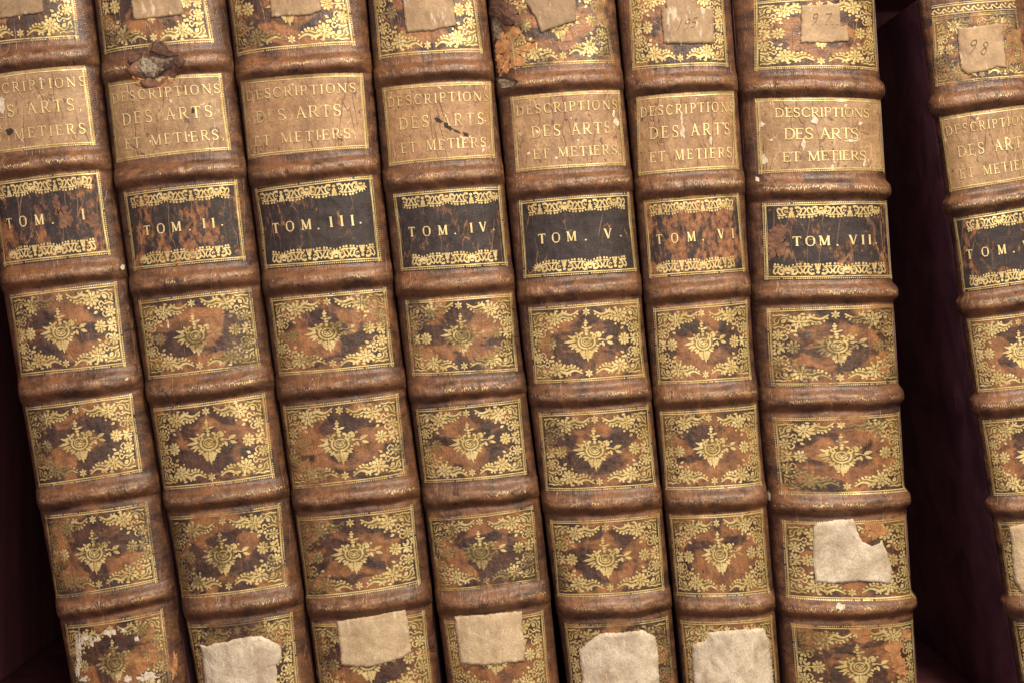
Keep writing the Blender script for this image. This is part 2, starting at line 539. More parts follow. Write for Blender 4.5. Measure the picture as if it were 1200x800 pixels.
# panel units: 140 x 92
def corner_ink(v=0):
    k = Ink()
    k.mi = 1; k.stroke([(31, 10), (37, 8.6), (42, 9.6), (47, 8.8), (53, 4.6)], 9.5, 3); k.stroke([(4, 3.4), (12, 5), (20, 6)], 5, 8); k.stroke([(4, 5), (5, 12), (7, 20)], 5, 7)
    k.mi = 0; k.w = 1.0
    k.rosette(26, 11, 8.2, 9, .2 + v)
    # acanthus tail toward the middle of the edge
    k.stroke([(33, 7), (37, 5.2), (42, 7.4), (47, 7.6), (54, 3.6)], 3.6, 1.2)
    k.stroke([(32, 11), (36, 9.4), (41, 11.2), (46, 10.8)], 1.5, 1.0)
    for x, y, r in ((34.5, 14.2, 1.9), (38.5, 13.2, 1.7), (42.3, 13.8, 1.7), (45.8, 12.6, 1.6), (49.2, 10.2, 1.5), (52.4, 7.4, 1.3), (40, 3.6, 1.3), (36, 2.9, 1.2)):
        k.ell(x, y, r, r * .8, .6, 7)
    # stems and leaf in the corner
    k.stroke([(1.5, 3), (5, 3.4), (9, 2.4), (13, 3.6), (17, 2.4)], 1.7, 1.1)
    k.leaf(9.2, 11.5, 6.2, 2.2, -.75)
    k.stroke([(2, 14), (6, 11.6), (7.5, 7.5), (12, 5.4), (16, 7.4)], 1.3, 1.0)
    k.stroke([(2, 17.5), (7, 15.6), (12, 17), (15.5, 14), (18, 16.4), (16.4, 19.4), (13.8, 18)], 1.7, 1.2)
    k.stroke([(3.5, 12), (2.4, 8), (5, 6.2)], 1.4, 1)
    for x, y, r in ((17.5, 9, 1.8), (19.5, 20.6, 1.9), (15.6, 22.6, 1.7), (22.6, 20.5, 1.6), (12.4, 20.8, 1.4), (18.4, 5, 1.4), (10.4, 14.2, 1.2), (30, 20, 1.4)):
        k.ell(x, y, r, None, 0, 7)
    k.rosette(6, 25, 6.2, 8, .5 + v)
    k.stroke([(13, 24), (15, 27.5), (11.5, 30.5), (9.6, 28.4)], 1.5, 1.0)
    for x, y, r in ((3, 33, 1.9), (7.2, 33.6, 1.5), (2.2, 36.4, 1.4)):
        k.ell(x, y, r, None, 0, 7)
    k.leaf(20.5, 24, 5, 1.5, .5); k.leaf(27, 2, 5, 1.3, .1)
    return k

def flower_ink():
    k = Ink()
    k.rosette(20.5, 0, 7.4, 9, .3)
    k.stroke([(1.5, 0), (8, .3), (13, 0)], 1.3, 1.3)
    k.leaf(8.5, -.8, 7.2, 1.7, -2.25); k.leaf(8.5, .9, 7.2, 1.7, 2.25)
    k.leaf(8.5, -.8, 6.2, 1.5, -.95); k.leaf(8.5, .9, 6.2, 1.5, .95)
    k.ell(2.2, -2.5, 1.1); k.ell(2.2, 2.5, 1.1)
    return k

def star_ink():
    k = Ink()
    for j in range(6):
        a = math.pi / 6 + j * math.pi / 3
        k.leaf(.9 * math.cos(a), .9 * math.sin(a), 4.1, 1.15, a)
    k.ell(0, 0, .85)
    return k

def centre_ink():
    k = Ink()
    k.mi = 1; k.ell(0, .6, 11.6, 9.6, 0, 18); k.ell(-6.6, -6.2, 4.4); k.ell(6.6, -6.2, 4.4); k.poly([(-13, -3), (-11, -10), (-5, -11), (0, -7), (6, -11), (12, -9), (14, -3), (9, 7), (4, 13), (1, 22), (-4, 13), (-9, 7)]); k.mi = 0; k.w = 1.1
    k.stroke([(5.4 * math.cos(a), 4.7 * math.sin(a)) for a in np.linspace(.3, 5.9, 15)], 1.3, 1.1, 1)
    k.curl(-1.9, -.4, 2.3, 0, 1.1, 1.0); k.curl(2.1, -.4, 2.3, math.pi, -1.1, 1.0)
    k.ell(0, 2.4, 1.6, .8)
    k.stroke([(8.6 * math.cos(a), 7.6 * math.sin(a) + .3) for a in np.linspace(-.9, 4.0, 15)], 1.7, 1.7, 1)
    k.curl(-7.6, -6.4, 3.2, .6, 1.0, 1.5); k.curl(7.6, -6.4, 3.2, 2.4, -1.0, 1.5)
    for sx in (-1, 1):
        k.ell(sx * 5.4, -9.6, 2.3, 1.4, sx * .5); k.ell(sx * 10.6, -9.8, 1.7, 1.1, -sx * .7)
        k.ell(sx * 12.8, -6.0, 2.1, 1.4, sx * .3); k.ell(sx * 13.6, -2.2, 2.0, 1.3, sx * .2)
        k.leaf(sx * 2.2, 9.6, 7.5, 1.9, 1.57 - sx * .55); k.leaf(sx * 6.2, 7.8, 6.4, 1.8, 1.57 - sx * .9)
        for j in range(5):
            a = .25 + j * .26
            k.ell(sx * 12.0 * math.cos(a), 1.5 + 12.0 * math.sin(a), 1.9, 1.1, math.atan2(math.sin(a), sx * math.cos(a)))
    # left spray
    k.leaf(-10.5, -1.2, 13.5, 1.7, math.pi - .12); k.leaf(-11, 2.0, 9.4, 1.4, math.pi + .28 - .6)
    k.leaf(-11.5, -3.6, 9.5, 1.4, math.pi + .42); k.leaf(-12.5, 4.6, 6, 1.2, math.pi - .8)
    # bottom tail
    k.leaf(0, 8.6, 15.5, 1.8, 1.5)
    for j, (yy, ln) in enumerate(((11, 6.4), (14, 5.2), (17, 3.8))):
        k.leaf(1.7, yy, ln, 1.35, .75); k.leaf(-1.5, yy, ln, 1.35, math.pi - .75)
    # finial
    k.ell(0, -9, 1.8, 2.2); k.ell(0, -12.6, 2.4, 1.3); k.ell(-.5, -15.4, 1.9, 1.5)
    k.leaf(.6, -15.4, 6.2, 1.3, -.25); k.ell(-1, -19, 1.7, 1.5); k.ell(-.7, -22, 2.4, 1.5); k.ell(-3.6, -16.8, 1.5, .9, .5)
    k.ell(-.7, -24.6, 1.2, .9)
    # right branch with buds
    k.stroke([(12, -1.5), (15.5, -2.6), (19, -1.5), (22, -1)], 1.1, .9)
    k.leaf(14.6, -5, 7.2, 2.2, -1.9); k.leaf(20.2, -2.4, 8.6, 2.1, -.15 - .2); k.leaf(21.4, .5, 7.6, 1.8, .38)
    k.leaf(16.4, 0, 6.2, 1.6, 1.25); k.ell(14.2, 2.8, 1.4); k.ell(17.4, -9.8, 1.3)
    return k

def frame_ink(W, H, broken=0.0, seed=0):
    """outer milled line, two inner rules; drawn as short pieces"""
    k = Ink(); r = random.Random(seed)
    def rule(x0, y0, x1, y1, w, step):
        n = max(1, int(math.hypot(x1 - x0, y1 - y0) / step))
        wob = r.uniform(0, 6)
        pts = []
        for j in range(n + 1):
            t = j / n
            dx = .22 * math.sin(t * 9 + wob)
            pts.append((x0 + (x1 - x0) * t + (dx if x0 == x1 else 0), y0 + (y1 - y0) * t + (dx if y0 == y1 else 0)))
        k.stroke(pts, w, w, 1)
    def beads(x0, y0, x1, y1, w, pitch=2.1):
        n = int(math.hypot(x1 - x0, y1 - y0) / pitch)
        ux, uy = (x1 - x0) / n, (y1 - y0) / n
        ln = math.hypot(ux, uy); nx, ny = -uy / ln, ux / ln
        for j in range(n):
            if r.random() < broken: continue
            ax, ay = x0 + ux * j, y0 + uy * j
            bx, by = ax + ux * .62, ay + uy * .62
            k.add([(ax + nx * w, ay + ny * w), (bx + nx * w, by + ny * w), (bx - nx * w, by - ny * w), (ax - nx * w, ay - ny * w)], [[0, 1, 2, 3]])
    o = r.uniform(.3, 1.6); o2 = r.uniform(.5, 2.0)
    for (x0, y0, x1, y1), sg in (((0, 0, W, 0), 1), ((0, H, W, H), -1)):
        beads(x0, y0 + sg * .9, x1, y1 + sg * .9, .72)
        rule(x0, y0 + sg * 3.1, x1, y1 + sg * 3.1, 1.25, 4)
    for (x0, y0, x1, y1), sg in (((0, -o, 0, H + o), 1), ((W, -o2, W, H + o2), -1)):
        beads(x0 + sg * .9, y0, x1 + sg * .9, y1, .72)
        rule(x0 + sg * 3.1, y0, x1 + sg * 3.1, y1, 1.25, 4)
        rule(x0 + sg * 4.4, y0 + 3, x1 + sg * 4.4, y1 - 3, .5, 4)
    return k

def border_ink(W, phase, up=1):
    """scrolls, shells and tassels that hang from a label's edge; y grows away from the edge"""
    k = Ink(); k.w = 1.2
    per = 60.0
    def inside(x): return 6 < x < W - 6
    c = -per * 2 + phase
    while c < W + per:
        if inside(c) or (0 < c < W):
            # tassel
            if inside(c):
                k.ell(c, 3.0, 1.9, 1.5); k.ell(c, 5.6, 1.5, 1.0)
                for d in (-2.6, -.9, .9, 2.6): k.stroke([(c + d * .5, 7), (c + d * 1.1, 12.6)], .8, 1.1, 1)
                k.stroke([(c - 2.6, 6.9), (c + 2.6, 6.9)], .7, .7, 1)
        sh = c + per / 2
        if inside(sh - 3) and inside(sh + 3):
            for a in (-1.15, -.7, -.24, .24, .7, 1.15):
                k.leaf(sh + math.sin(a) * 1.6, 4.2 + 1.0 * math.cos(a), 6.6, 1.15, math.pi / 2 - a)
            k.ell(sh, 3, 2.6, 1.2); k.ell(sh - 4.4, 3.6, 1.3); k.ell(sh + 4.4, 3.6, 1.3)
        for sg in (-1, 1):
            for base in (c, sh):
                o = 0 if base == c else 1
                def q(x): return base + sg * x
                if not (inside(q(3)) and inside(q(14.5))): continue
                k.stroke([(q(3.5), 2.2), (q(7), 1.6), (q(9.6), 4.2), (q(8.8), 7.8), (q(5.6), 9.4)], 2.1, 1.1)
                k.stroke([(q(12), 1.8), (q(14.2), 4.0), (q(13), 7.6), (q(11), 8.6)], 1.5, 1.0)
                k.curl(q(6), 5.2, 1.9, 0, .8, .9)
                k.stroke([(q(7), 9.9), (q(14.5), 9.9)], 1.25, 1.25, 1)
                k.ell(q(9.4), 12.2, 1.2); k.ell(q(12.6), 12.4, 1.3); k.ell(q(5.4), 11.4, 1.1)
                k.ell(q(11), 3.4, 1.0)
        c += per
    return k

# ---- serif capitals from thick and thin strokes; unit height, y down
def glyph(ch):
    TK, TN, SF = .17, .075, .055
    S = []
    def v(x, y0=0., y1=1., w=TK): S.append(([(x, y0), (x, y1)], w, w, 1))
    def l(x0, y0, x1, y1, w): S.append(([(x0, y0), (x1, y1)], w, w, 1))
    def sf(x, y, h=.14): S.append(([(x - h, y), (x + h, y)], SF, SF, 1))
    def c(pts, w, w2=None): S.append((pts, w, w2 or w, 4))
    W = .7
    if ch in 'I1': v(.12); sf(.12, .03); sf(.12, .97); W = .24
    elif ch == 'T': v(.36); l(0, .04, .72, .04, TN); l(.02, .04, .0, .22, SF); l(.70, .04, .72, .22, SF); sf(.36, .97); W = .72
    elif ch == 'E':
        v(.13); sf(.1, .03); sf(.1, .97); l(.13, .04, .58, .04, TN); l(.13, .96, .62, .96, TN); l(.13, .48, .46, .48, TN)
        l(.58, .03, .60, .2, SF); l(.61, .97, .66, .78, SF); l(.46, .38, .46, .58, SF); W = .66
    elif ch == 'D':
        v(.13); sf(.1, .03); sf(.1, .97); c([(.13, .04), (.45, .05), (.70, .25), (.74, .5)], TN, TK); c([(.74, .5), (.70, .75), (.45, .95), (.13, .96)], TK, TN); W = .82
    elif ch == 'P' or ch == 'R':
        v(.13); sf(.13, .03); sf(.13, .97); c([(.13, .04), (.42, .04), (.56, .14), (.58, .27)], TN, TK * .9); c([(.58, .27), (.54, .42), (.40, .52), (.13, .52)], TK * .9, TN)
        W = .62
        if ch == 'R': c([(.36, .52), (.50, .74), (.62, .92), (.78, .98)], TK, TN); W = .76
    elif ch == 'S':
        c([(.52, .24), (.48, .08), (.30, .02), (.12, .10), (.09, .26)], TN, TK * .8); c([(.09, .26), (.16, .42), (.42, .55), (.53, .70)], TK * .9, TK)
        c([(.53, .70), (.50, .88), (.30, .98), (.12, .92), (.06, .74)], TK * .8, TN); l(.53, .02, .53, .26, SF); l(.06, .72, .06, .98, SF); W = .6
    elif ch == 'C':
        c([(.72, .26), (.62, .08), (.42, .02), (.22, .10), (.09, .32), (.08, .5)], TN, TK); c([(.08, .5), (.10, .70), (.24, .91), (.44, .98), (.64, .92), (.74, .76)], TK, TN); l(.73, .03, .73, .28, SF); W = .78
    elif ch == 'O':
        c([(.42, .02), (.20, .08), (.08, .30), (.08, .5), (.10, .72), (.22, .92), (.42, .98)], TN, TN * 1.2); c([(.09, .22), (.07, .5), (.10, .78)], TK * .8)
        c([(.42, .02), (.64, .08), (.76, .30), (.76, .5), (.74, .72), (.62, .92), (.42, .98)], TN, TN * 1.2); c([(.75, .22), (.77, .5), (.74, .78)], TK * .8); W = .84
    elif ch == 'N':
        v(.13, w=TN); l(.10, .03, .72, .97, TK); v(.74, w=TN); sf(.08, .03, .12); sf(.13, .97, .12); sf(.74, .03, .12); W = .86
    elif ch == 'M':
        v(.11, w=TN); l(.14, .03, .46, .95, TK); l(.46, .95, .80, .03, TN); v(.84); sf(.08, .03, .1); sf(.11, .97, .11); sf(.86, .03, .1); sf(.84, .97, .13); W = .98
    elif ch == 'A':
        l(.38, .0, .10, .97, TN); l(.36, .0, .68, .97, TK); l(.20, .64, .54, .64, TN); sf(.09, .97, .11); sf(.69, .97, .13); W = .8
    elif ch == 'V':
        l(.10, .03, .40, .98, TK); l(.70, .03, .40, .98, TN); sf(.10, .03, .13); sf(.71, .03, .11); W = .8
    elif ch == '.': S.append(([(.07, .90), (.07, 1.04)], .15, .15, 1)); W = .16
    elif ch == ',': c([(.10, .88), (.14, .98), (.09, 1.10), (.02, 1.18)], .15, .05); W = .2
    elif ch == '9': c([(.5, .30), (.30, .45), (.10, .32), (.16, .08), (.38, .0), (.50, .14), (.48, .5), (.36, .82), (.16, 1.1)], .07, .05); W = .6
    elif ch == '7': c([(.05, .14), (.08, .03), (.32, .05), (.54, .02), (.42, .35), (.30, .7), (.24, 1.1)], .06, .06); W = .6
    elif ch == '5': c([(.56, .0), (.22, .06), (.16, .42), (.40, .42), (.48, .68), (.30, .96), (.04, .92)], .06, .06); W = .6
    elif ch == '8': c([(.5, .12), (.3, .0), (.14, .16), (.30, .42), (.46, .66), (.34, .98), (.10, .86), (.18, .56), (.44, .34), (.5, .12)], .055, .055); W = .6
    elif ch == 'i': c([(.26, .0), (.16, .5), (.06, 1.04)], .07, .06); W = .4
    elif ch == ' ': W = .5
    return S, W

def word_ink(k, text, x0, x1, ytop, h, fit=True, jitter=.02, slant=0.0, wide=1.0):
    gs = [glyph(c) for c in text]
    tot = sum(g[1] for g in gs) * h * wide
    gap = (x1 - x0 - tot) / max(1, len(text) - 1)
    x = x0
    for g, w in gs:
        jx, jy = jit(jitter) * h, jit(jitter * 1.5) * h
        for pts, a, b, sub in g:
            q = [(x + jx + (px * wide + slant * (1 - py)) * h, ytop + jy + py * h) for px, py in pts]
            if len(q) == 2 and math.hypot(q[1][0] - q[0][0], q[1][1] - q[0][1]) > 6:
                q = [q[0], ((q[0][0] + q[1][0]) / 2, (q[0][1] + q[1][1]) / 2), q[1]]
            k.stroke(q, a * h, b * h, sub)
        x += w * h * wide + gap

# ---- patches of paper, label leather or torn leather laid on the spine
def patch(name, book, outline, mat, parent, off=.6, rag=.5, wrinkle=.25, rings=9, px=True, rimdrop=True, seed=0, dens=2.0, hgt=None):
    r = np.random.default_rng(seed + 100 * book.i)
    o = np.array(outline, float)
    q = []
    for i in range(len(o)):
        a, b_ = o[i], o[(i + 1) % len(o)]
        n = max(1, int(np.hypot(*(b_ - a)) / dens))
        for j in range(n):
            q.append(a + (b_ - a) * j / n)
    q = np.array(q)
    q = q + r.normal(0, rag * .45, q.shape) * (1 if rag else 0)
    if rag:
        ph = np.arange(len(q))
        q[:, 0] += rag * 1.1 * vn(ph / 3.1 + seed, ph * 0. + 3.3); q[:, 1] += rag * 1.1 * vn(ph / 3.7 + 9 + seed, ph * 0. + 7.7)
    s, v = book.inv(q[:, 0], q[:, 1])
    cs, cv = s.mean(), v.mean()
    n = len(s)
    ts = [0.001] + list(np.linspace(.15, 1, rings))
    Sg = np.array([cs + (s - cs) * t for t in ts]); Vg = np.array([cv + (v - cv) * t for t in ts])
    W = wrinkle * (1.6 * fbm(Sg * 7 + seed, Vg / 14 + seed, 3)) + .12 * fbm(Sg * 30, Vg / 3, 2)
    if hgt is not None:
        W = W + hgt(Sg, Vg, np.array(ts)[:, None] + 0 * Sg)
    O = off + W
    if rimdrop:
        Sg = np.vstack([Sg, cs + (s - cs) * 1.004]); Vg = np.vstack([Vg, cv + (v - cv) * 1.004]); O = np.vstack([O, 0 * s - .2])
    P = book.P(Sg, Vg, O)
    R = len(Sg)
    i = np.arange(R * n).reshape(R, n)
    f = np.stack([i[:-1], i[1:], np.roll(i[1:], -1, 1), np.roll(i[:-1], -1, 1)], -1).reshape(-1, 4)
    ob = mesh_obj(name, local(book, P), f, mat, parent, book.uvof(Sg, Vg), None)
    return ob

def label_grid(name, book, k, mat, parent, off, m=1.2):
    W, H = 140., 92.
    nx, ny = 72, 46
    a = np.linspace(-m / W, 1 + m / W, nx); c = np.linspace(-m / H, 1 + m / H, ny)
    A, C = np.meshgrid(a, c)
    e = .35 * vn(A * 40 + k, C * 40 + book.i)
    S_, V_ = book.quad(k, A, C)
    edge = np.minimum(np.minimum(A - a[0], a[-1] - A) * W, np.minimum(C - c[0], c[-1] - C) * H)
    O = np.where(edge < .5, -.15, off) + .25 * fbm(A * 18 + book.nz, C * 3, 3) * (edge > .5)
    V_ = V_ + np.where(edge < 3, e, 0)
    P = book.P(S_, V_, O)
    return mesh_obj(name, local(book, P), gridfaces(ny, nx), mat, parent, book.uvof(S_, V_), None)

# ------------------------------------------------------------------ the shelf
def box(name, x0, x1, y0, y1, z0, z1, mat, bev=.002):
    import bmesh
    bm = bmesh.new(); bmesh.ops.create_cube(bm, size=1)
    for v in bm.verts:
        v.co.x = x0 if v.co.x < 0 else x1; v.co.y = y0 if v.co.y < 0 else y1; v.co.z = z0 if v.co.z < 0 else z1
    bmesh.ops.bevel(bm, geom=bm.edges[:], offset=bev, segments=2, affect='EDGES')
    me = bpy.data.meshes.new(name); bm.to_mesh(me); bm.free()
    me.materials.append(mat)
    o = bpy.data.objects.new(name, me); COL.objects.link(o)
    o['kind'] = 'structure'
    return o
MW = wood_mat()
zf = (HR - 863) * K
box('shelf_floor', -.60, .70, -.03, .2621, zf - .02, zf, MW, .0005)
box('shelf_back', -.62, .72, .2622, .280, zf - .03, .38, MW, .0005)
box('added_shade_board', -.60, .70, .028, .262, (HR + 92) * K, (HR + 92) * K + .02, MW)  # top board added to keep the key light off the back panel
box('shelf_side', (-78 - 600) * K - .02, (-78 - 600) * K, -.02, .260, zf + .001, .36, MW)

# ------------------------------------------------------------------ the books
T = lambda *p: p
BOOKS = [
 dict(L=(-58, -22, 11, 45, 82), R=(107, 130, 159, 191, 220), num='I', F=[
  T((-46, -42), (82, -55), (93, 46), (-35, 58)), T((-31, 94), (100, 78), (112, 170), (-20, 184)), T((-9, 215), (116, 200), (130, 298), (5, 312)),
  T((11, 346), (137, 331), (148, 428), (24, 441)), T((29, 477), (155, 461), (167, 552), (45, 570)), T((52, 603), (173, 588), (185, 680), (66, 700)), T((76, 732), (191, 714), (203, 808), (90, 828))]),
 dict(L=(108, 131, 160, 193, 230), R=(263, 288, 314, 342, 368), num='II', F=[
  T((110, -36), (233, -50), (251, 50), (122, 64)), T((127, 99), (259, 87), (271, 176), (137, 191)), T((145, 227), (278, 213), (288, 304), (157, 317)),
  T((162, 353), (295, 338), (306, 429), (174, 444)), T((179, 478), (311, 461), (322, 558), (192, 573)), T((198, 604), (329, 590), (337, 685), (213, 699)), T((220, 730), (343, 717), (352, 812), (234, 828))]),
 dict(L=(264, 289, 315, 343, 371), R=(429, 446, 469, 496, 516), num='III', F=[
  T((264, -34), (402, -47), (417, 53), (278, 67)), T((282, 97), (425, 87), (432, 174), (291, 187)), T((299, 223), (436, 206), (447, 306), (311, 315)),
  T((316, 350), (453, 338), (462, 428), (327, 440)), T((331, 476), (467, 461), (477, 556), (343, 572)), T((347, 605), (484, 592), (493, 682), (358, 699)), T((365, 729), (498, 716), (508, 810), (378, 825))]),
 dict(L=(430, 447, 470, 497, 523), R=(570, 590, 610, 635, 656), num='IV', F=[
  T((434, -30), (553, -38), (566, 62), (444, 70)), T((448, 104), (575, 97), (580, 185), (456, 195)), T((461, 228), (586, 219), (595, 311), (470, 318)),
  T((474, 353), (600, 344), (607, 434), (483, 440)), T((487, 479), (610, 467), (618, 555), (497, 565)), T((502, 606), (625, 592), (633, 679), (513, 691)), T((520, 726), (637, 715), (645, 808), (533, 820))]),
 dict(L=(571, 591, 611, 636, 664), R=(722, 741, 758, 778, 796), num='V', F=[
  T((588, -18), (705, -25), (720, 75), (601, 81)), T((598, 115), (726, 107), (733, 194), (605, 202)), T((608, 236), (737, 226), (746, 318), (614, 326)),
  T((619, 361), (749, 351), (756, 441), (626, 449)), T((631, 484), (760, 475), (769, 568), (639, 574)), T((644, 609), (773, 601), (779, 690), (653, 697)), T((661, 730), (783, 721), (792, 815), (671, 824))]),
 dict(L=(723, 742, 759, 779, 800), R=(857, 872, 883, 900, 915), num='VI', F=[
  T((736, -13), (847, -18), (854, 78), (741, 83)), T((746, 115), (860, 108), (865, 198), (748, 206)), T((754, 236), (865, 227), (873, 318), (761, 326)),
  T((765, 362), (876, 352), (881, 444), (771, 450)), T((773, 482), (886, 474), (893, 567), (780, 573)), T((784, 603), (894, 596), (902, 693), (792, 696)), T((797, 726), (905, 721), (913, 815), (806, 820))]),
 dict(L=(858, 873, 884, 901, 918), R=(1035, 1047, 1060, 1072, 1085), num='VII', F=[
  T((883, 3), (1026, 1), (1029, 84), (884, 83)), T((885, 117), (1034, 119), (1036, 201), (889, 204)), T((893, 239), (1041, 237), (1045, 326), (896, 328)),
  T((898, 362), (1049, 356), (1053, 448), (903, 452)), T((905, 489), (1056, 481), (1061, 573), (913, 578)), T((916, 609), (1065, 603), (1069, 697), (921, 699)), T((927, 730), (1073, 724), (1078, 818), (935, 824))], insR=7, top=-30),
 dict(L=(1068, 1098, 1125, 1155, 1187), R=(1204, 1234, 1264, 1294, 1322), num='VIII', F=[
  T((1092, 22), (1192, 13), (1204, 91), (1096, 102)), T((1101, 139), (1212, 123), (1222, 207), (1108, 226)), T((1117, 256), (1229, 239), (1239, 326), (1127, 342)),
  T((1132, 374), (1246, 361), (1256, 447), (1143, 459)), T((1150, 492), (1263, 480), (1273, 570), (1161, 580)), T((1169, 611), (1281, 600), (1291, 688), (1180, 696)), T((1186, 728), (1297, 718), (1306, 806), (1197, 816))], insL=7, top=-10),
]
LABELS = [
 'leather-bound folio lettered TOM. I, leftmost in the row, white flaking at its foot',
 'leather-bound folio lettered TOM. II with a torn hole in its upper raised band',
 'leather-bound folio lettered TOM. III with a blank rectangular paper label at its foot',
 'leather-bound folio lettered TOM. IV with dark gash in its tan title label',
 'leather-bound folio lettered TOM. V with leather torn to orange at its upper left edge',
 'narrow leather-bound folio lettered TOM. VI, its volume label rubbed almost wholly orange',
 'wide leather-bound folio lettered TOM. VII, bitten white paper label on its lower spine',
 'leather-bound folio standing apart at the far right, numbered 98 on a paper slip',
]
VOLTXT = [(.10, .46, .53, .80, .86, None), (.16, .49, .555, .67, .77, .825), (.13, .46, .51, .61, .80, .85), (.12, .47, .53, .67, .82, .88),
          (.16, .48, .55, .72, .80, .86), (.11, .50, .57, .73, .90, None), (.215, .485, .53, .625, .80, .84), (.09, .48, .55, .66, .92, .95)]
TITTXT = [((.03, .98), (.10, .92), (.10, .98)), ((.04, 1.0 - .03), (.12, .88), (.12, .95)), ((.06, .93), (.13, .80), (.10, .90)), ((.05, .96), (.14, .90), (.14, .95)),
          ((.05, .95), (.17, .87), (.17, .95)), ((.04, .98), (.13, .92), (.13, .97)), ((.14, .85), (.20, .75), (.185, .83)), ((.05, .95), (.14, .88), (.13, .95))]
WEAR = [.64, .58, .28, .30, .05, .80, .48, .46]
ORANGE = [.50, .50, .47, .47, .49, .46, .48, .50]

M_TORN = plain_mat('torn_fibres', rgb(72, 56, 44), rgb(156, 134, 108), 18, .9, 1.0, .0025)
M_TORN2 = plain_mat('torn_grey_fibres', rgb(92, 76, 60), rgb(186, 170, 148), 30, .9, 1.0, .002)
M_FLAP = plain_mat('curled_leather', rgb(58, 38, 30), rgb(100, 66, 46), 14, .6, .8, .0015)
M_RAW = plain_mat('raw_orange_leather', rgb(136, 90, 54), rgb(184, 130, 80), 9, .75, .8, .0015)
M_RAWD = plain_mat('raw_brown_leather', rgb(82, 54, 42), rgb(130, 90, 64), 12, .7, .8, .0015)
M_WHITE = plain_mat('white_flaking', rgb(176, 158, 134), rgb(220, 206, 186), 20, .9, .8, .001)
M_GASH = plain_mat('dark_gash', rgb(38, 26, 24), rgb(70, 46, 38), 20, .8, .8, .001)
M_INK = plain_mat('brown_ink', rgb(84, 64, 48), rgb(128, 102, 78), 40, .8, .1, .0002)
M_PAGES = plain_mat('page_edges', rgb(150, 130, 100), rgb(190, 170, 136), 90, .9, .4, .0005, 'obj')
M_COVER = board_mat()
M_G = [gilt_mat('gilding', .30, 0, 0), gilt_mat('gilding_rubbed_and_shade', .42, 0, 7), gilt_mat('gilding_left_shade', .50, 0, 13)]
M_DULLS = {M_G[0].name: gilt_mat('gilding_engraved', .32, 0, 0, True), M_G[1].name: gilt_mat('gilding_engraved_rubbed_and_shade', .45, 0, 7, True), M_G[2].name: gilt_mat('gilding_engraved_left_shade', .54, 0, 13, True)}
M_GT = gilt_mat('gilt_lettering', .30, .3, 21, floor=.5)
M_GT2 = gilt_mat('gilt_lettering_rubbed', .38, .15, 27, floor=.5)
M_BT = gilt_mat('band_gilding', .50, .3, 33)
PAPER_OLD = paper_mat('old_brown_paper', rgb(132, 106, 78), rgb(168, 140, 106), 2)
PAPER_OLD2 = paper_mat('old_grey_paper', rgb(118, 96, 72), rgb(154, 126, 94), 6)
PAPER_PALE = paper_mat('pale_paper', rgb(166, 148, 124), rgb(216, 202, 178), 9)
PAPER_TAN = paper_mat('tan_paper', rgb(170, 146, 112), rgb(206, 182, 146), 15)

